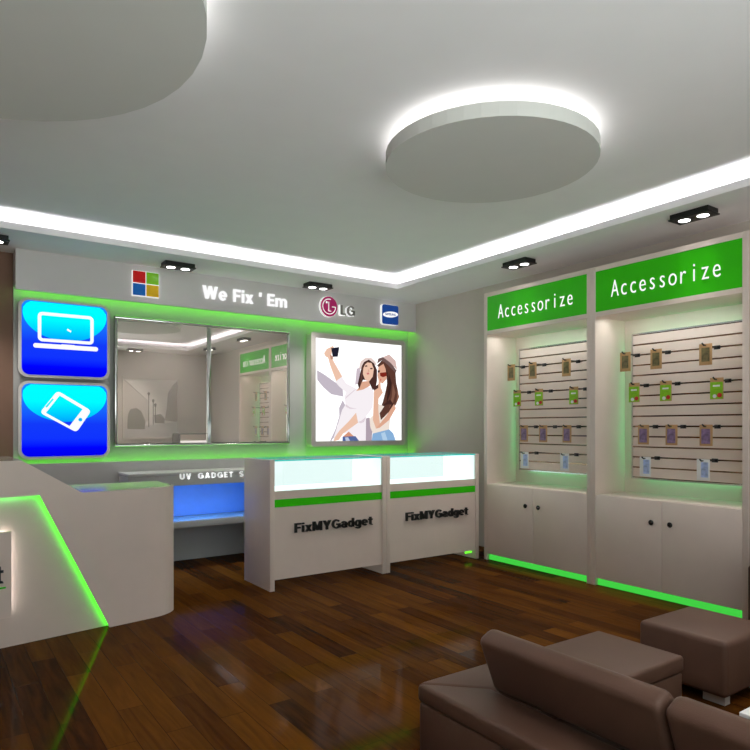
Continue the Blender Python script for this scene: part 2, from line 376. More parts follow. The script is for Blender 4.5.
# twin downlights
def downlight(x, y, along, label):
    t = thing('twin_downlight', label, 'ceiling light', (x, y, ZS), 'twin downlights on the ceiling border')
    hx, hy = (.14, .075) if along == 'x' else (.075, .14)
    b = MB().box(x - hx + .008, x + hx - .008, y - hy + .008, y + hy - .008, ZS - .032, ZS)
    b.build('housing', 'black', t)
    p = MB().box(x - hx, x + hx, y - hy, y + hy, ZS - .042, ZS - .032)
    p.build('bezel', 'black', t, bevel=.002)
    for s in (-1, 1):
        cx, cy = (x + s * .065, y) if along == 'x' else (x, y + s * .065)
        MB().lathe([(.038, 0), (.037, -.0012), (.034, -.0016)], (cx, cy, ZS - .042), n=24).build('lamp_lens', 'lamp', t)
        l = bpy.data.lights.new('spot', 'SPOT'); l.energy = SPOT; l.spot_size = math.radians(80); l.spot_blend = .8; l.shadow_soft_size = .04; l.color = (1, .965, .92)
        lo = bpy.data.objects.new('spot', l); C.objects.link(lo); lo.location = (cx, cy, ZS - .06)
        if along == 'x' and y < 1 and x < 3: lo.rotation_euler = (math.radians(30), 0, 0)
        if along == 'y' and x > 0: lo.rotation_euler = (0, math.radians(24) * (1 if x > 0 else -1), 0)
SPOT = 36.0
downlight(.386, 5.70, 'x', 'black twin downlight at the photo\'s left edge, above the brown wall')
downlight(1.852, 5.725, 'x', 'black twin downlight above the four-square logo on the header')
downlight(3.29, 5.72, 'x', 'black twin downlight above the round magenta logo')
downlight(4.29, 3.91, 'y', 'black twin downlight above the farther green sign')
downlight(4.29, 2.336, 'y', 'black twin downlight above the nearer green sign')
downlight(4.29, .77, 'y', 'black twin downlight on right ceiling border past the cabinets')
downlight(3.2, -.18, 'x', 'black twin downlight over the street picture, seen in mirror')
downlight(1.4, -.18, 'x', 'black twin downlight on ceiling border behind the viewer')
downlight(-1.65, 1.2, 'y', 'black twin downlight on left ceiling border near the entrance end')
downlight(-1.65, 3.4, 'y', 'black twin downlight on left ceiling border near reception')

# ------------------------------------------------------------------ header signs
tag(heavy_mb("We Fix ' Em", 'y', 2.171, 3.07, 2.492, 2.614, HF - .02, .02, space=.40, T=.175).build('wall_lettering', 'letter_white', base=(2.62, HF, 2.49)),
    'raised white lettering across the middle of the header', 'sign')
lg = thing('square_logo', 'four-colour square logo of red, green, blue and yellow panes', 'logo sign', (1.635, HF, 2.553))
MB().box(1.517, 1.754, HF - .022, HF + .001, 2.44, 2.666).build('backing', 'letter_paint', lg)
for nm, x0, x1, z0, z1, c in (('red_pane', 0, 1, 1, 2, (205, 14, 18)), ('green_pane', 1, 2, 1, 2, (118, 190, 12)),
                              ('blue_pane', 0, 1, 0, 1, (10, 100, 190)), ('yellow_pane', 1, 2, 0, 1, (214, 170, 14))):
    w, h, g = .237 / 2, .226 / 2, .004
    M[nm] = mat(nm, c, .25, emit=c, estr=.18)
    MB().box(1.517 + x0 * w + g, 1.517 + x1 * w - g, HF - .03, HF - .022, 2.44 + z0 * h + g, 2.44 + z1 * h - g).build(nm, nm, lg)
rl = thing('round_logo_sign', 'magenta disc logo with grey letters beside it', 'logo sign', (3.566, HF, 2.557))
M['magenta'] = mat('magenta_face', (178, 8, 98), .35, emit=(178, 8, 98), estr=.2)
M['grey_letter'] = mat('grey_letter', (145, 142, 138), .4)
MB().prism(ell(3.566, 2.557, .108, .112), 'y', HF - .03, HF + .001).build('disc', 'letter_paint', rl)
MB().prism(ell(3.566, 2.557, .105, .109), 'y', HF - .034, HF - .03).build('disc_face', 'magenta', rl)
g = MB()
def arc(cx, cz, ra, rb, a0, a1, n=26):
    p = [(cx + ra * math.cos(math.radians(a0 + (a1 - a0) * k / n)), cz + ra * math.sin(math.radians(a0 + (a1 - a0) * k / n))) for k in range(n + 1)]
    return p + [(cx + rb * math.cos(math.radians(a0 + (a1 - a0) * k / n)), cz + rb * math.sin(math.radians(a0 + (a1 - a0) * k / n))) for k in range(n, -1, -1)]
for k in range(30):
    a0 = 75 + k * 285 / 30; a1 = a0 + 285 / 30
    P = lambda rr, a: (3.566 + rr * math.cos(math.radians(a)), 2.557 + rr * math.sin(math.radians(a)))
    g.flat([P(.076, a0), P(.084, a0), P(.084, a1), P(.076, a1)], 'y', HF - .0348)
g.flat([(3.60, 2.553), (3.65, 2.553), (3.65, 2.561), (3.60, 2.561)], 'y', HF - .0348)
g.flat([(3.556, 2.505), (3.565, 2.505), (3.565, 2.607), (3.556, 2.607)], 'y', HF - .0348)
g.flat([(3.556, 2.505), (3.592, 2.505), (3.592, 2.513), (3.556, 2.513)], 'y', HF - .0348)
g.flat(ell(3.535, 2.60, .012, .012, 14), 'y', HF - .0348)
g.build('disc_emblem', 'letter_white', rl)
heavy_mb('LG', 'y', 3.717, 3.904, 2.486, 2.592, HF - .03, .012).build('lettering', 'grey_letter', rl)
heavy_mb('LG', 'y', 3.707, 3.899, 2.480, 2.594, HF - .017, .016).build('letter_backing', 'letter_paint', rl)
bl = thing('blue_logo_plaque', 'rounded blue plaque with white oval at the header\'s right end', 'logo sign', (4.383, HF, 2.549))
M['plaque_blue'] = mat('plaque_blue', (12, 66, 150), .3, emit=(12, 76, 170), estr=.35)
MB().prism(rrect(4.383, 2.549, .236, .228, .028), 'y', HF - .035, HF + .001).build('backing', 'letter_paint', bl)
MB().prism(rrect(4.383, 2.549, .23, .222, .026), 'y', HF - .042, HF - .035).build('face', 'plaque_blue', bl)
e_ = [(4.383 + .108 * math.cos(a) * 1.0, 2.552 + .034 * math.sin(a) + .10 * .096 * math.cos(a)) for a in [2 * math.pi * k / 40 for k in range(40)]]
MB().flat(e_, 'y', HF - .0426).build('oval', 'letter_white', bl)
text_mb('SAMSUNG', 'y', 4.308, 4.458, 2.541, 2.566, HF - .0446, .0015, bold=.02).build('lettering', 'plaque_blue', bl)

# ------------------------------------------------------------------ blue backlit signs
Z0I = 1.0
def icon(cz, h, label, which):
    cx, w = .9875, .672; yf = 6.06
    t = thing('backlit_sign', label, 'sign', (cx, yf, cz), 'blue backlit signs')
    MB().prism(rrect(cx, cz, w + .045, h + .04, .075, 8), 'y', yf + .012, WP - .012).build('rim', 'chrome', t)
    MB().prism(rrect(cx, cz, w + .05, h + .045, .078, 8), 'y', yf + .004, yf + .014).build('front_frame', 'steel', t)
    z0, z1 = -h / 2, h / 2
    if which + '_blue' not in M:
        M[which + '_blue'] = glow_ramp('icon_blue', [(0, (0, 0, 235)), (.12, (0, 4, 255)), (.25, (16, 52, 255)), (.45, (18, 58, 250)), (.7, (24, 110, 255)), (1, (26, 140, 255))], z0, z1)
        M[which + '_cyan'] = glow_ramp('icon_cyan', [(0, (0, 150, 255)), (.45, (0, 150, 255)), (.62, (0, 215, 255)), (.76, (0, 252, 255)), (1, (0, 255, 255))], z0, z1)
    fr = MB(); fr.prism(rrect(cx, cz, w, h, .06, 8), 'y', yf, yf + .006); fr.build('face', which + '_blue', t)
    U = lambda u: cx - w / 2 + u * w; V = lambda v: cz + h / 2 - v * h
    el = []
    for k in range(61):
        a = math.pi * (1 + k / 60); u = .5 + .49 * math.cos(a); v = .155 - .365 * math.sin(a); el.append((U(u), V(v)))
    el += [(U(.985), V(.10)), (U(.95), V(.045)), (U(.90), V(.012)), (U(.10), V(.012)), (U(.05), V(.045)), (U(.015), V(.10))]
    MB().flat(el, 'y', yf - .0008).build('highlight', which + '_cyan', t)
    g = MB(); y = yf - .0016
    def seg(a, b, wd):
        (x0, zz0), (x1, zz1) = a, b; dx, dz = x1 - x0, zz1 - zz0; L = math.hypot(dx, dz); nx, nz = -dz / L * wd / 2, dx / L * wd / 2
        g.flat([(x0 + nx, zz0 + nz), (x1 + nx, zz1 + nz), (x1 - nx, zz1 - nz), (x0 - nx, zz0 - nz)], 'y', y)
    def ring(pts, pin):
        n = len(pts)
        for i in range(n): g.flat([pts[i], pts[(i + 1) % n], pin[(i + 1) % n], pin[i]], 'y', y)
    if which == 'laptop':
        cu, cv = U(.505), V(.345)
        ring(rrect(cu, cv, .655 * w, .40 * h, .036), rrect(cu, cv, .655 * w - .054, .40 * h - .054, .012))
        g.flat(rrect(U(.507), V(.604), .76 * w, .062 * h, .0185), 'y', y)
        g.flat([(U(.43), V(.585)), (U(.62), V(.585)), (U(.60), V(.567)), (U(.45), V(.567))], 'y', y)
        seg((U(.515), V(.355)), (U(.56), V(.385)), .016)
    else:
        T, R, B, L = [Vector((U(a), V(b))) for a, b in ((.402, .087), (.804, .36), (.626, .67), (.2, .398))]
        def rq(q, rad):
            out = []
            for i in range(4):
                p, a, b = q[i], q[i - 1], q[(i + 1) % 4]; da = (a - p).normalized() * rad; db = (b - p).normalized() * rad
                for k in range(6):
                    s = k / 5; out.append(tuple((1 - s) ** 2 * (p + da) + 2 * s * (1 - s) * p + s * s * (p + db)))
            return out
        hole = [Vector((U(a), V(b))) for a, b in ((.427, .155), (.698, .34), (.543, .579), (.269, .398))]
        ring(rq([T, R, B, L], .035), rq(hole, .004))
    g.build('glyph', 'letter_white', t)
    if which == 'phone':
        d = MB().flat(ell(U(.671), V(.489), .016, .016, 20), 'y', yf - .0024)
        a, b = Vector((U(.352), V(.204))), Vector((U(.272), V(.32))); n_ = (b - a).normalized(); n_ = Vector((-n_.y, n_.x)) * .007
        d.build('phone_button', which + '_cyan', t); d = MB().flat([tuple(a + n_), tuple(b + n_), tuple(b - n_), tuple(a - n_)], 'y', yf - .0024); d.build('speaker_slot', which + '_cyan', t)
    return t
icon(2.007, .624, 'blue backlit sign with white laptop outline, upper of the two', 'laptop')
icon(1.312, .616, 'blue backlit sign with tilted white phone outline, lower of the two', 'phone')

# ------------------------------------------------------------------ mirror
x0, zt = on_y(114.7, 317.7, 6.10); x1, zt2 = on_y(290, 333.9, 6.10); _, zb = on_y(115.3, 446.8, 6.10)
zt = (zt + zt2) / 2 + .022
mr = thing('wall_mirror', 'wide two-panel mirror in thin chrome frame', 'mirror', ((x0 + x1) / 2, WP, zb))
fw = .026
xm, _ = on_y(209.5, 400, 6.10)
for a, b in ((x0 + fw, xm - .012), (xm + .012, x1 - fw)):
    MB().box(a, b, 6.115, 6.122, zb + fw, zt - fw).build('mirror_pane', 'mirror', mr)
f = MB().box(x0, x1, 6.10, WP, zt - fw, zt).box(x0, x1, 6.10, WP, zb, zb + fw * .7).box(x0, x0 + fw, 6.10, WP, zb + fw * .7, zt - fw).box(x1 - fw, x1, 6.10, WP, zb + fw * .7, zt - fw)
f.build('frame', 'chrome', mr, bevel=.006)
MB().box(xm - .02, xm + .02, 6.102, 6.12, zb + fw * .7, zt - fw).build('centre_bar', 'chrome', mr, bevel=.004)

# ------------------------------------------------------------------ poster light box
lb0, lb1, lz0, lz1, lyf = 3.366, 4.632, 1.045, 2.270, 5.99
lb = thing('light_box', 'square backlit poster box of two women taking a selfie', 'light box', ((lb0 + lb1) / 2, lyf, lz0))
MB().prism(rrect((lb0 + lb1) / 2, (lz0 + lz1) / 2, lb1 - lb0, lz1 - lz0, .03), 'y', lyf + .012, WP - .04).build('case', 'steel', lb)
q = .056
fm = MB()
out_, in_ = rrect((lb0 + lb1) / 2, (lz0 + lz1) / 2, lb1 - lb0, lz1 - lz0, .03), rrect((lb0 + lb1) / 2, (lz0 + lz1) / 2, lb1 - lb0 - 2 * q, lz1 - lz0 - 2 * q, .002)
n = len(out_)
for i in range(n):
    j = (i + 1) % n
    a, b, c, d = out_[i], out_[j], in_[j], in_[i]
    fm.add([(a[0], lyf + .012, a[1]), (b[0], lyf + .012, b[1]), (b[0], lyf, b[1]), (a[0], lyf, a[1]), (c[0], lyf + .004, c[1]), (d[0], lyf + .004, d[1])], [(0, 1, 2, 3), (3, 2, 4, 5)])
fm.build('bezel', 'steel', lb)
pm, pmi = [], {}
def ink(c):
    if c not in pmi: pmi[c] = len(pm); pm.append(glow('poster_ink', c, 1.0))
    return pmi[c]
ps = MB(); PY = lyf + .0045
pmi[(255, 255, 255)] = 0; pm.append(glow('poster_ink', (255, 255, 255), 1.25))
ps.flat(rrect((lb0 + lb1) / 2, (lz0 + lz1) / 2, lb1 - lb0 - 2 * q + .001, lz1 - lz0 - 2 * q + .001, .002), 'y', PY)
lay = [0]
def pp(c, pts, dy=0):
    lay[0] += 1
    P = [on_y(310 + x / 7.5, 330 + (y + dy) / 7.5, PY) for x, y in pts]
    P = [(min(max(x, lb0 + q), lb1 - q), min(max(z, lz0 + q), lz1 - q)) for x, z in P]
    ps.flat(P, 'y', PY - .00012 * lay[0], ink(c))
SK, SK2, HR, HR2 = (238, 196, 172), (222, 168, 142), (72, 46, 42), (92, 58, 48)
pp((196, 186, 198), [(52, 300), (110, 335), (200, 400), (245, 440), (250, 500), (160, 482), (100, 430), (55, 375)])
pp((196, 186, 198), [(245, 150), (270, 200), (240, 270), (205, 340), (185, 420), (160, 460), (150, 455), (190, 370), (220, 270), (218, 210)], 375)
pp((205, 190, 200), [(350, 290), (378, 280), (372, 400), (338, 412)])
pp((176, 160, 172), [(415, 290), (445, 280), (468, 380), (462, 460), (418, 460)], 375)
pp(SK, [(105, 175), (125, 142), (150, 130), (172, 118), (180, 135), (165, 150), (160, 185), (172, 215), (155, 222), (135, 208), (115, 198)])
pp(SK, [(133, 200), (165, 208), (180, 240), (215, 300), (242, 350), (228, 372), (195, 382), (175, 330), (150, 262)])
pp((32, 32, 48), [(158, 135), (220, 128), (208, 200), (170, 202)])
pp((190, 140, 120), [(150, 185), (172, 200), (172, 218), (155, 222)])
BW = (247, 240, 244)
pp(BW, [(188, 388), (240, 350), (272, 400), (350, 440), (380, 432), (430, 425), (466, 432), (477, 470), (470, 580), (442, 622), (420, 650), (418, 835), (365, 835), (290, 770), (235, 780), (200, 812), (185, 835), (172, 835), (182, 790), (205, 720), (240, 600), (266, 560), (255, 500), (270, 470), (215, 420)])
pp((226, 212, 220), [(266, 555), (300, 580), (352, 590), (300, 592), (268, 575)])
pp((226, 212, 220), [(420, 650), (405, 690), (380, 700), (358, 690), (385, 680)])
pp((228, 214, 222), [(350, 440), (262, 520), (270, 500), (330, 450)])
pp(SK, [(345, 620), (360, 695), (250, 775), (215, 825), (178, 837), (185, 805), (220, 755), (290, 685)])
pp((214, 150, 122), [(290, 762), (332, 800), (245, 800)])
pp((84, 104, 156), [(243, 800), (340, 796), (366, 837), (243, 837)])
pp((190, 200, 225), [(262, 806), (285, 804), (300, 837), (268, 837)])
pp(SK2, [(375, 388), (442, 382), (450, 418), (400, 446), (345, 458), (372, 425)])
pp((228, 206, 200), [(368, 285), (378, 238), (412, 210), (460, 210), (490, 240), (502, 272), (440, 226), (402, 246), (380, 295)])
pp(HR, [(376, 320), (388, 270), (405, 240), (440, 222), (480, 250), (502, 300), (502, 380), (490, 440), (470, 450), (446, 400), (440, 384), (400, 372), (388, 390), (368, 445), (357, 405)])
pp(SK, [(398, 290), (412, 258), (430, 243), (460, 247), (478, 292), (470, 350), (442, 386), (412, 372), (396, 332)])
pp((70, 45, 42), [(410, 268), (426, 264), (430, 274), (414, 276)])
pp((70, 45, 42), [(450, 285), (468, 284), (468, 294), (452, 294)])
pp((206, 120, 118), [(422, 324), (438, 318), (446, 330), (430, 336)])
pp((220, 170, 148), [(436, 290), (446, 312), (432, 314)])
pp(HR2, [(503, 265), (540, 226), (590, 268), (640, 318), (646, 400), (662, 470), (652, 540), (622, 592), (560, 642), (530, 662), (512, 620), (545, 540), (565, 460), (578, 400), (572, 330), (520, 290)])
pp((58, 36, 32), [(592, 330), (612, 400), (600, 480), (570, 560), (580, 470), (586, 400)])
pp((128, 88, 72), [(620, 400), (640, 470), (622, 540), (590, 590), (612, 500)])
pp(HR, [(478, 430), (520, 400), (530, 470), (500, 480), (480, 470)])
pp(SK2, [(512, 278), (550, 254), (577, 320), (572, 370), (542, 402), (515, 388), (505, 342)])
pp((140, 98, 80), [(650, 440), (668, 500), (640, 570), (652, 500)])
pp((66, 40, 36), [(548, 560), (600, 520), (625, 560), (575, 610), (535, 650)])
pp((120, 80, 66), [(560, 590), (610, 555), (600, 580), (560, 625)])
pp((70, 44, 38), [(560, 262), (585, 330), (592, 420), (570, 500), (576, 400), (572, 330)])
pp((96, 64, 56), [(384, 320), (392, 275), (402, 262), (394, 330), (382, 400), (372, 430)])
pp((112, 88, 86), [(502, 252), (510, 215), (545, 203), (602, 240), (648, 305), (640, 322), (590, 270), (540, 226)])
pp((214, 184, 178), [(546, 204), (592, 183), (640, 230), (652, 302), (602, 246)])
pp((128, 40, 30), [(522, 322), (570, 316), (573, 345), (545, 354), (526, 346)])
pp((60, 40, 38), [(506, 305), (522, 300), (522, 318), (508, 320)])
pp((196, 60, 64), [(512, 368), (532, 366), (530, 384), (516, 386)])
pp((240, 226, 214), [(445, 290), (475, 262), (512, 180), (560, 200), (600, 280), (592, 372), (470, 402), (450, 352)], 375)
pp(SK2, [(520, 330), (570, 270), (628, 180), (642, 212), (592, 300), (522, 357), (490, 366)], 375)
pp((230, 182, 156), [(513, -8), (525, -8), (529, 55), (545, 95), (512, 140), (510, 220), (522, 330), (492, 362), (470, 300), (475, 170), (478, 80), (510, 60)], 375)
pp(HR2, [(520, 250), (560, 190), (600, 180), (580, 250), (530, 300)], 375)
pp((136, 176, 216), [(468, 402), (592, 370), (622, 400), (640, 462), (460, 462)], 375)
pp((176, 206, 232), [(530, 400), (560, 390), (580, 462), (545, 462)], 375)
ps.build('poster', pm, lb)
MB().box(lb0 + .3, lb1 - .3, WP - .039, WP, lz0 + .35, lz1 - .35).build('wall_bracket', 'steel', lb)
for xa in (lb0 + .02, lb1 - .03):
    MB().box(xa, xa + .01, WP - .034, WP - .022, lz0 + .03, lz1 - .03).build('light_strip', 'led_green_soft', lb)
MB().box(lb0 + .05, lb1 - .05, WP - .034, WP - .022, lz0 + .02, lz0 + .03).build('light_strip', 'led_green_soft', lb)

# ------------------------------------------------------------------ UV counter
ux0, ux1, uy = 1.40, 2.62, 5.626
uv = thing('service_counter', 'low grey wall counter with blue lit niche and white fascia letters', 'counter', ((ux0 + ux1) / 2, 5.8, 0))
MB().box(ux0, ux1, uy, 5.988, .823, .853).build('worktop', 'greywall', uv, bevel=.002)
MB().box(ux0, ux1, uy, uy + .02, .737, .822).build('fascia', 'greywall', uv)
MB().box(ux0, ux1, uy, 5.988, .36, .42).build('shelf', 'greywall', uv, bevel=.002)
MB().box(ux0 + .03, ux1 - .03, 5.965, 5.988, .422, .82).build('back_panel', 'blue_panel', uv)
for a in (ux0, ux1 - .03): MB().box(a, a + .03, uy + .021, 5.988, 0, .359).box(a, a + .03, uy + .021, 5.964, .421, .822).build('side_panel', 'greywall', uv)
heavy_mb('UV  GADGET  S', 'y', 1.834, 2.432, .792, .840, uy - .006, .006, gap=.24, space=.42).build('lettering', 'letter_paint', uv)
area('uv_light', (2.0, 5.72, .80), 1.1, .06, (math.radians(-38), 0, 0), 6.5, (.06, .30, 1.0))

# ------------------------------------------------------------------ display counters
dx0, dx1, dy0, dy1 = 2.139, 3.231, 4.446, 4.925
dc = thing('display_counter', 'white glass-topped display counter nearer the blue lit niche', 'display counter', (dx0, dy0, 0), 'white glowing display counters')
for a in (dx0, dx1 - .04): MB().box(a, a + .04, dy0, dy1, 0, 1.0).build('side_panel', 'white', dc, bevel=.002)
MB().box(dx0 + .041, dx1 - .041, dy0 + .010, dy0 + .03, .082, .635).box(dx0 + .041, dx1 - .041, dy0 + .010, dy0 + .03, .698, .76).box(dx0 + .041, dx1 - .041, dy0 + .014, dy0 + .03, .635, .698).build('front_panel', 'white', dc)
MB().box(dx0 + .041, dx1 - .041, dy0 + .009, dy0 + .0135, .637, .696).build('green_stripe', 'green', dc)
heavy_mb('FixMYGadget', 'y', 2.351, 3.088, .430, .503, dy0 - .006, .016).build('lettering', 'letter_dark', dc)
MB().box(dx0 + .041, dx1 - .041, dy0 + .031, dy1 - .02, .735, .758).build('display_deck', 'lit_lining', dc)
MB().box(dx0 + .041, dx1 - .041, dy1 - .019, dy1, .082, .75).build('back_panel', 'inside', dc)
MB().box(dx0 + .041, dx1 - .041, dy1 - .019, dy1, .751, .985).build('lit_back_panel', 'lit_panel', dc)
MB().box(dx0 + .041, dx1 - .041, dy0 + .010, dy0 + .016, .761, .988).build('glass_front', 'glass', dc)
gt = MB().box(dx0 + .041, dx1 - .041, dy0 + .0095, dy1, .990, 1.0)
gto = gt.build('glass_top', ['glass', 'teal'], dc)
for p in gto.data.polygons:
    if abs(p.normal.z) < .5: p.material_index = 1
for a in (dx0 + .0405, dx1 - .0455): MB().box(a, a + .005, dy0 + .02, dy1 - .02, .759, .985).build('side_lining', 'lit_lining', dc)
dc2 = copy_tree(dc, (dx1 + .002, dy0, 0)); dc2['label'] = 'white glass-topped display counter nearer the wall cabinets'
MB().box(4.20, 4.28, 4.50, 4.51, .05, .075).build('light_strip', 'led_green_soft', dc2, base=None)

# ------------------------------------------------------------------ wall display cabinets
FX = 4.344
ca0, ca1 = 3.201, 4.397
cb = thing('display_cabinet', 'tall white display cabinet farther away, next to the corner', 'display cabinet', (4.56, ca0, 0), 'white wall display cabinets')
for a in (ca0, ca1 - .04): MB().box(FX, 4.785, a, a + .04, 0, 2.522).build('side_panel', 'white', cb, bevel=.0015)
i0, i1 = ca0 + .0405, ca1 - .0405
MB().box(FX + .001, 4.785, i0, i1, 2.484, 2.522).box(FX + .001, 4.785, i0, i1, 2.127, 2.163).box(FX + .02, FX + .04, i0, i1, 2.163, 2.484).build('header_box', 'white', cb)
sp = MB().box(FX + .004, FX + .018, i0, i1, 2.164, 2.483).build('sign_panel', 'green', cb)
yl, zl = on_x(498, 317, FX); yr, zr = on_x(572.3, 302, FX)
text_mb('Accessorize', 'x', yl, yr, 2.262, 2.388, FX - .0005, .0045, bold=-.010, pitch=.60).build('sign_lettering', 'letter_white', sp)
MB().box(FX + .02, 4.785, i0, i1, .06, .72).build('base_box', 'white', cb)
ym = (ca0 + ca1) / 2
for s in (-1, 1):
    a, b = (i0, ym - .0015) if s < 0 else (ym + .0015, i1)
    d = MB().box(FX + .001, FX + .019, a, b, .06, .716).build('door', 'white', cb, bevel=.0015)
    MB().lathe([(.008, 0), (.008, -.010), (.018, -.014), (.020, -.020), (.014, -.026), (.002, -.027)], (FX + .001, ym + s * .072, .557), n=18, axis='x').build('knob', 'knob', d, smooth=True)
MB().box(FX + .03, FX + .05, i0, i1, 0.001, .058).build('plinth_light', 'plinth_green', cb)
MB().box(4.736, 4.785, i0, i1, .721, 2.126).build('back_panel', 'white', cb)
s0, s1 = i0 + .128, i1 - .128
SZ0, SZ1, NS = .852, 1.99, 14; PT = (SZ1 - SZ0) / NS
sl = MB()
for k in range(NS): sl.box(4.655, 4.668, s0, s1, SZ0 + k * PT + .006, SZ0 + (k + 1) * PT - .006)
slo = sl.build('slat_panel', 'white', cb)
gr = MB().box(4.6685, 4.676, s0 + .001, s1 - .001, SZ0, SZ1)
gr.build('groove_insert', 'groove', slo)
MB().box(4.650, 4.70, s0 - .012, s0, SZ0, SZ1).box(4.650, 4.70, s1, s1 + .012, SZ0, SZ1).box(4.650, 4.70, s0 - .012, s1 + .012, SZ1, SZ1 + .012).box(4.650, 4.70, s0 - .012, s1 + .012, SZ0 - .012, SZ0).build('edge_trim', 'chrome', slo)
MB().box(4.677, 4.735, s0 + .2, s0 + .25, SZ0 + .1, SZ1 - .1).box(4.677, 4.735, s1 - .25, s1 - .2, SZ0 + .1, SZ1 - .1).build('standoff', 'white', slo)
MB().box(4.705, 4.715, s0 + .02, s0 + .03, SZ0 + .03, SZ1 - .03).box(4.705, 4.715, s1 - .03, s1 - .02, SZ0 + .03, SZ1 - .03).box(4.705, 4.715, s0 + .03, s1 - .03, SZ0 + .02, SZ0 + .03).box(4.705, 4.715, s0 + .03, s1 - .03, SZ1 - .03, SZ1 - .02).build('light_strip', 'led_niche', slo)
cb2 = copy_tree(cb, (4.56, ca0 - 1.1975, 0)); cb2['label'] = 'tall white display cabinet nearer to us, at the right'

for y in (ym, ym - 1.1975):
    area('niche_light', (4.43, y, 2.12), .04, i1 - i0 - .1, (0, math.radians(-12), 0), 2.0, (.95, 1, .95))
# hooks and carded packs
def pack(kind):
    w, h, t = .092, .15, .004
    root = MB().box(-t, 0, -w / 2, w / 2, -h, 0).build('accessory_pack', 'card_white' if kind == 4 else 'kraft', bevel=.0012)
    x = -t - .002
    if kind == 1: MB().box(x, -t, -.028, .028, -.126, -.028).build('printed_window', 'print_black', root)
    if kind == 2:
        MB().box(x, -t, -.042, .044, -.146, -.030).build('printed_window', 'print_green', root)
        MB().box(x - .002, x, -.024, .024, -.062, -.050).build('title_strip', 'card_white', root)
        MB().lathe([(.016, 0), (.016, -.004), (.010, -.006)], (x, -.022, -.122), n=16, axis='x').build('round_sticker', 'red', root)
        MB().lathe([(.013, 0), (.013, -.003)], (x, .012, -.128), n=16, axis='x').build('white_sticker', 'card_white', root)
    if kind == 3: MB().box(x, -t, -.030, .032, -.135, -.030).build('printed_window', 'print_purple', root)
    if kind == 4:
        MB().box(x, -t, -.036, .014, -.128, -.022).build('printed_window', 'print_blue', root)
    return root
KN = {1: 'brown card pack with dark window', 2: 'bright green pack with red dot', 3: 'brown card pack with purple window', 4: 'white pack with blue print'}
RN = {1: 'top row', 2: 'second row', 3: 'third row', 4: 'bottom row'}
ZK = {1: 12, 2: 9, 3: 5, 4: 2}
PXS = [('farther cabinet', {1: (512, 533.2, 566.8), 2: (518, 539.6, 574.2), 3: (524.8, 543.8, 567.4), 4: (525.4, 565.2)}),
       ('nearer cabinet', {1: (626.1, 656.7, 706.1), 2: (635, 666.4, 717.2), 3: (644.2, 672.1, 706.5), 4: (646, 703.8)})]
hook0 = MB().tube([(0, 0, 0), (-.10, 0, -.002), (-.185, 0, .0), (-.205, 0, .012)], .0055, n=8).build('display_hook', 'black')
MB().box(-.002, .004, -.022, .022, -.016, .012).build('hook_bracket', 'black', hook0, bevel=.001)
first = {}; usedh = False
for cab, rows in PXS:
    for row, pxs in rows.items():
        z = SZ0 + ZK[row] * PT
        for i, px in enumerate(pxs):
            y, _ = on_x(px, 400, 4.50)
            pos = (('left' if i == 0 else 'right') if len(pxs) == 2 else ('left', 'middle', 'right')[i])
            if row not in first: p = first[row] = pack(row)
            else: p = copy_tree(first[row])
            p.location = (4.492 + .002 * i, y, z + .012)
            tag(p, f'{KN[row]}, {pos} of {RN[row]} in the {cab}', 'accessory pack', 'carded packs on the slat panels')
            if not usedh: hk = hook0; usedh = True
            else: hk = copy_tree(hook0)
            hk.location = (4.6505, y, z)
            tag(hk, f'dark hook carrying the {pos} pack of {RN[row]}, {cab}', 'display hook', 'hooks on the slat panels')

# ------------------------------------------------------------------ reception desk
def yf(x): return 4.134 + .17 * (x - .338)
RX0, RX1, RYB, TH = -.85, 1.402, 4.84, .05
def front(x, off=0.0):                    # plan curve of the front with a rounded right end
    xs = 1.22
    if x <= xs: return yf(x) + off
    s = min(1, (x - xs) / (RX1 - xs)); return yf(xs) + off + .17 * (x - xs) + .13 * (1 - math.sqrt(max(0, 1 - s * s)))
cols = [RX0, -.6, -.3, 0, .2, .338, .45, .54, .6, .7, .78, .86, .94, 1.05, 1.15, 1.22] + [1.22 + (RX1 - 1.22) * math.sin(math.radians(a)) for a in (15, 30, 42, 54, 64, 73, 81, 87, 90)]
def top(x): return 1.06 if x <= .45 else (.852 if x >= .78 else 1.06 - (x - .45) / .33 * .208)
rd = thing('reception_desk', 'curved white reception desk with diagonal green light line', 'reception desk', (.4, 4.5, 0))
# body: solid behind, its front set back by TH
b = MB(); n = len(cols)
vs = []
for x in cols:
    tx = top(x); yy = min(front(x) + TH, RYB - .02)
    vs += [(x, yy, 0), (x, yy, tx), (x, RYB, tx), (x, RYB, 0)]
fs = []
for i in range(n - 1):
    a, c = i * 4, (i + 1) * 4
    fs += [(a, c, c + 1, a + 1), (a + 1, c + 1, c + 2, a + 2), (a + 2, c + 2, c + 3, a + 3), (a + 3, c + 3, c, a)]
fs += [(0, 1, 2, 3), ((n - 1) * 4 + 3, (n - 1) * 4 + 2, (n - 1) * 4 + 1, (n - 1) * 4)]
b.add(vs, fs); b.build('body', 'white_gloss', rd)
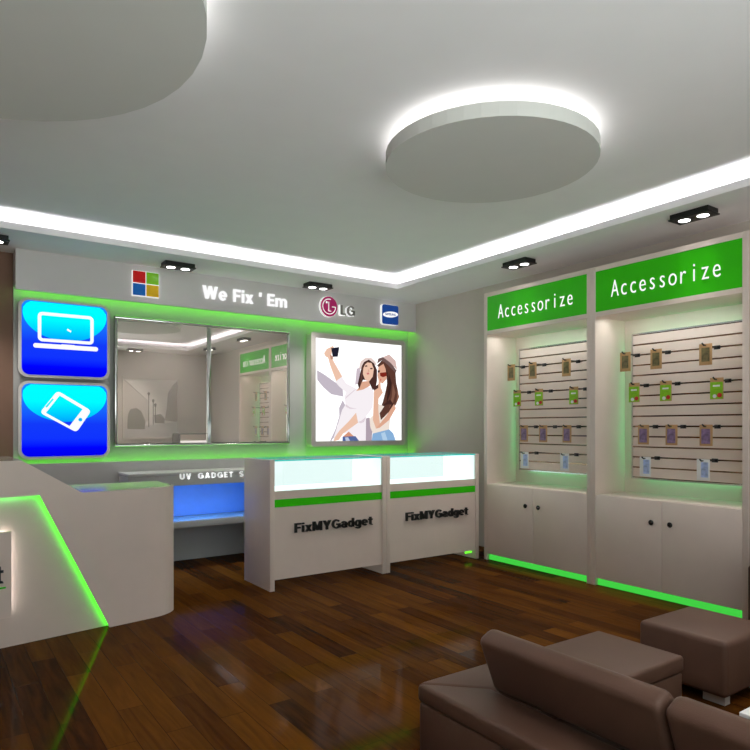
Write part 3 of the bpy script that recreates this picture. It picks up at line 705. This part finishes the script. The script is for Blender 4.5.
# outer band: front shell above the light line and right of the diagonal
def zlo(x): return .855 if x <= .54 else (0 if x >= .94 else .855 * (1 - (x - .54) / .40))
b = MB(); vs = []
for x in cols:
    y0 = front(x); y1 = min(y0 + TH - .024, RYB); vs += [(x, y0, zlo(x)), (x, y0, top(x)), (x, y1, top(x)), (x, y1, zlo(x))]
fs = []
for i in range(n - 1):
    a, c = i * 4, (i + 1) * 4
    fs += [(a, c, c + 1, a + 1), (a + 1, c + 1, c + 2, a + 2), (a + 2, c + 2, c + 3, a + 3), (a + 3, c + 3, c, a)]
fs += [(0, 1, 2, 3), ((n - 1) * 4 + 3, (n - 1) * 4 + 2, (n - 1) * 4 + 1, (n - 1) * 4)]
b.add(vs, fs)
bd = b.build('front_band', 'white', rd)
# spacer closes the gap behind the band at the top and right end
b = MB(); vs = []
for x in cols:
    y0 = front(x) + TH - .026; y1 = min(front(x) + TH + .002, RYB)
    zl_ = min(top(x) - .001, zlo(x) + .03 if x < .94 else 0.0); vs += [(x, y0, zl_), (x, y0, top(x)), (x, y1, top(x)), (x, y1, zl_)]
b.add(vs, fs); b.build('band_spacer', 'white', rd)
# green edge light hidden behind the band edge
g = MB()
def strip(pts):
    for (xa, za), (xb, zb_) in zip(pts, pts[1:]):
        ya, yb = front(xa), front(xb)
        dx, dz = xb - xa, zb_ - za; L = math.hypot(dx, dz); nx, nz = -dz / L, dx / L
        if nz < 0 and abs(nz) > abs(nx): nx, nz = -nx, -nz
        if nx < 0 and abs(nx) >= abs(nz): nx, nz = -nx, -nz
        o = .004; w = .018
        A = [(xa - nx * 0, ya + .030, za), (xb, yb + .030, zb_), (xb, yb + TH - .001, zb_), (xa, ya + TH - .001, za)]
        B = [(p[0] + nx * w, p[1], p[2] + nz * w) for p in A]
        g.add(A + B, [(0, 1, 2, 3), (4, 5, 6, 7), (0, 1, 5, 4), (2, 3, 7, 6), (1, 2, 6, 5), (3, 0, 4, 7)])
strip([(RX0 + .01, .855), (-.3, .855), (.2, .855), (.538, .855)]); strip([(.541, .853), (.64, .642), (.74, .428), (.84, .214), (.938, .004)])
M['desk_led'] = glow('desk_led', (.035, 1.0, .006), 6.0)
g.build('light_strip', 'desk_led', rd)
# logo board with back light and lettering
bx1, bz0, bz1 = on_y(11.7, 600, 4.13)[0], .178, .662
bx0 = bx1 - .98
def yb(x): return front(x) + TH - .03
bo = MB()
bo.add([(bx0, yb(bx0) - .02, bz0), (bx1, yb(bx1) - .02, bz0), (bx1, yb(bx1) - .005, bz0), (bx0, yb(bx0) - .005, bz0),
        (bx0, yb(bx0) - .02, bz1), (bx1, yb(bx1) - .02, bz1), (bx1, yb(bx1) - .005, bz1), (bx0, yb(bx0) - .005, bz1)],
       [(0, 3, 2, 1), (4, 5, 6, 7), (0, 1, 5, 4), (1, 2, 6, 5), (2, 3, 7, 6), (3, 0, 4, 7)])
lbd = bo.build('logo_board', 'white', rd)
st = MB()
def bar(xa, xb, za, zb_):
    ya, yb_ = yb(xa) + .004, yb(xb) + .004
    st.add([(xa, ya, za), (xb, yb_, za), (xb, yb_ + .010, za), (xa, ya + .010, za), (xa, ya, zb_), (xb, yb_, zb_), (xb, yb_ + .010, zb_), (xa, ya + .010, zb_)],
           [(0, 3, 2, 1), (4, 5, 6, 7), (0, 1, 5, 4), (1, 2, 6, 5), (2, 3, 7, 6), (3, 0, 4, 7)])
bar(bx0 + .03, bx1 - .025, bz1 - .03, bz1 - .018); bar(bx1 - .028, bx1 - .018, bz0 + .03, bz1 - .018)
st.build('back_light', 'led_board', lbd)
tx1 = on_y(3.6, 570, 4.13)[0]; ug = on_y(6, 586, 4.13)
tm = heavy_mb('FixMYGadget', 'y', tx1 - .86, tx1, .380, .480, 0, .006)
tm.v = [(x, y + yb(x) - .0265, z) for x, y, z in tm.v]
M['navy'] = mat('navy_letter', (14, 22, 40), .45)
tm.build('board_lettering', 'navy', lbd)
ub = MB(); xa, xb = ug[0] - .40, ug[0]
ub.add([(xa, yb(xa) - .024, .347), (xb, yb(xb) - .024, .347), (xb, yb(xb) - .024, .356), (xa, yb(xa) - .024, .356), (xa, yb(xa) - .020, .347), (xb, yb(xb) - .020, .347), (xb, yb(xb) - .020, .356), (xa, yb(xa) - .020, .356)],
       [(0, 1, 2, 3), (4, 5, 6, 7), (0, 1, 5, 4), (1, 2, 6, 5), (2, 3, 7, 6), (3, 0, 4, 7)])
ub.build('underline', 'green', lbd)

# ------------------------------------------------------------------ sofa, ottoman, stool, table
sx0, sx1, sy1, sy0, sz = 1.490, 2.575, 1.857, -.05, .304
so = thing('sofa', 'long brown leather sofa seen from behind in the foreground', 'sofa', (1.9, .9, 0))
def mit(poly, z0, z1, nm, bev=.022): return MB().prism(poly, 'z', z0, z1).build(nm, 'leather', so, bevel=bev, seg=3)
w = .19
mit([(sx0, sy0), (sx0 + w, sy0 + w), (sx0 + w, sy1 - w), (sx0, sy1)], .235, sz, 'back_ledge', .014)
mit([(sx0 + .001, sy1), (sx0 + w + .001, sy1 - w), (sx0 + w + .001, 1.44), (sx1, 1.44), (sx1, sy1)], .235, sz, 'armrest', .014)
MB().box(sx0 + .006, sx1 - .006, 1.446, sy1 - .006, .05, .233).box(sx0 + .006, sx0 + w - .006, sy0 + .006, 1.44, .05, .233).box(sx0 + w - .006, 2.06, sy0 + .006, 1.44, .05, .14).build('base', 'leather', so, bevel=.008)
pr = [(1.668, sz + .002), (1.588, .506), (1.658, .540), (1.800, .40), (1.815, sz + .002)]
for a, b_ in ((.962, 1.648), (.25, .954)):
    MB().prism(pr, 'y', a, b_).build('back_cushion', 'leather', so, bevel=.026, seg=4)
for a, b_ in ((.715, 1.432), (.0, .705)):
    MB().box(1.70, 2.08, a, b_, .142, .27).build('seat_cushion', 'leather', so, bevel=.025, seg=3)
for x in (sx0 + .08, 1.98):
    for y in (sy0 + .08, sy1 - .10): MB().box(x - .03, x + .03, y - .03, y + .03, 0, .049).build('leg', 'chrome', so)

ot = thing('ottoman', 'square brown leather ottoman on flat chrome legs by the cabinets', 'ottoman', (3.11, 1.63, 0))
MB().box(2.876, 3.345, 1.42, 1.845, .05, .302).build('cushion', 'leather', ot, bevel=.026, seg=4)
for x, sx in ((2.935, 1), (3.285, -1)):
    for y, s2 in ((1.455, 1), (1.81, -1)):
        MB().box(min(x, x + sx * .045), max(x, x + sx * .045), min(y, y + s2 * .10), max(y, y + s2 * .10), 0, .052).build('leg', 'steel', ot)
bs = thing('leather_stool', 'dark brown leather seat at the right edge beyond the ottoman', 'seat', (4.25, 1.6, 0))
MB().box(4.005, 4.50, 1.35, 1.856, .04, .428).build('cushion', 'leather', bs, bevel=.016, seg=3)
for x in (4.06, 4.44):
    for y in (1.41, 1.80): MB().box(x - .025, x + .025, y - .025, y + .025, 0, .041).build('foot', 'black', bs)
ct = thing('coffee_table', 'low white table at the bottom right edge, between sofa and ottoman', 'table', (2.5, .7, 0))
MB().box(2.223, 2.80, .36, 1.056, .278, .30).build('tabletop', 'card_white', ct, bevel=.002)
for x in (2.26, 2.76):
    for y in (.40, 1.015): MB().box(x - .02, x + .02, y - .02, y + .02, 0, .278).build('leg', 'card_white', ct)

# ------------------------------------------------------------------ seen only in the mirror: street picture and plinth
pc = thing('framed_picture', 'pale framed street picture on the wall behind, seen in mirror', 'picture', (3.6, FY, 1.1))
px0, px1, pz0, pz1 = 3.09, 4.11, 1.06, 2.19
fr = MB().box(px0 - .03, px1 + .03, FY, FY + .03, pz1, pz1 + .03).box(px0 - .03, px1 + .03, FY, FY + .03, pz0 - .03, pz0).box(px0 - .03, px0, FY, FY + .03, pz0, pz1).box(px1, px1 + .03, FY, FY + .03, pz0, pz1)
fr.build('frame', 'wall', pc)
pk, pki = [], {}
art = MB()
def pa(c, pts, k):
    if c not in pki: pki[c] = len(pk); pk.append(mat('picture_tone', c, .6))
    art.flat([(px0 + (x - 85) / 345 * (px1 - px0), pz1 - (y - 60) / 385 * (pz1 - pz0)) for x, y in pts], 'y', FY + .012 + .0006 * k, pki[c])
pa((226, 222, 217), [(85, 60), (430, 60), (430, 445), (85, 445)], 0)
pa((198, 190, 182), [(85, 62), (235, 200), (240, 335), (85, 392)], 1)
pa((170, 162, 154), [(85, 62), (235, 200), (235, 206), (85, 76)], 2)
pa((160, 148, 140), [(430, 62), (402, 92), (366, 150), (360, 240), (345, 332), (430, 345)], 1)
pa((196, 192, 190), [(85, 392), (240, 366), (430, 340), (430, 445), (85, 445)], 2)
pa((124, 118, 108), [(105, 390), (108, 300), (125, 260), (160, 252), (192, 270), (220, 340), (216, 392)], 3)
pa((136, 128, 120), [(275, 296), (320, 290), (345, 320), (345, 352), (280, 352)], 3)
for x, y0_, y1_ in ((241, 145, 378), (270, 190, 362), (284, 218, 350)):
    pa((92, 86, 82), [(x - 3, y0_ + 20), (x + 3, y0_ + 20), (x + 3, y1_), (x - 3, y1_)], 4)
    pa((92, 86, 82), [(x - 9, y0_ + 6), (x, y0_), (x + 9, y0_ + 6), (x + 5, y0_ + 24), (x - 5, y0_ + 24)], 5)
art.build('print', pk, pc)
pl = thing('display_plinth', 'white lit plinth with dark edges, seen in mirror', 'display plinth', (4.3, -.3, 0))
MB().box(4.02, 4.54, -.48, -.08, .10, 1.0).build('body', 'white', pl)
MB().box(4.02, 4.54, -.085, -.075, .55, .995).build('lit_panel', 'letter_white', pl)
MB().box(4.02, 4.54, -.48, -.07, 1.001, 1.115).build('upper_box', 'white', pl)
MB().box(4.0, 4.56, -.49, -.06, 1.116, 1.135).box(4.0, 4.019, -.49, -.06, 0, 1.115).box(4.541, 4.56, -.49, -.06, 0, 1.115).build('dark_frame', 'frame_dark', pl)

# ------------------------------------------------------------------ world and view
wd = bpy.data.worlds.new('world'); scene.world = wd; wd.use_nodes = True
wn = wd.node_tree; bg = wn.nodes['Background']          # made-up daylight: soft sky, brighter below the horizon to light the ceiling
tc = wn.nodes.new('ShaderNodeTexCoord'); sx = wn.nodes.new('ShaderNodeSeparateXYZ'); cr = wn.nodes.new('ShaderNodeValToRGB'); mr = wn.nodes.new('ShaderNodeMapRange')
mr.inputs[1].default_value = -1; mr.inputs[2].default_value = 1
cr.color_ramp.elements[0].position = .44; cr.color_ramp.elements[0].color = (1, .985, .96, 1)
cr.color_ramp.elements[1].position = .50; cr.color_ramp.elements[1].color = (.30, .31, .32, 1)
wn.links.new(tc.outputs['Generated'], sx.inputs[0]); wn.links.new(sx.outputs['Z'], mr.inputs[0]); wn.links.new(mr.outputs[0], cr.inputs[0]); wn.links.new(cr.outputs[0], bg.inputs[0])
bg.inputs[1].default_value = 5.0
scene.view_settings.view_transform = 'Standard'; scene.view_settings.look = 'None'
scene.view_settings.exposure = 0.0; scene.view_settings.gamma = 1.0
try: scene.view_settings.use_curve_mapping = False
except Exception: pass
scene.cycles.use_denoising = True
scene.cycles.max_bounces = 10; scene.cycles.diffuse_bounces = 6; scene.cycles.glossy_bounces = 5
scene.cycles.sample_clamp_indirect = 4.0
scene.cycles.caustics_reflective = False
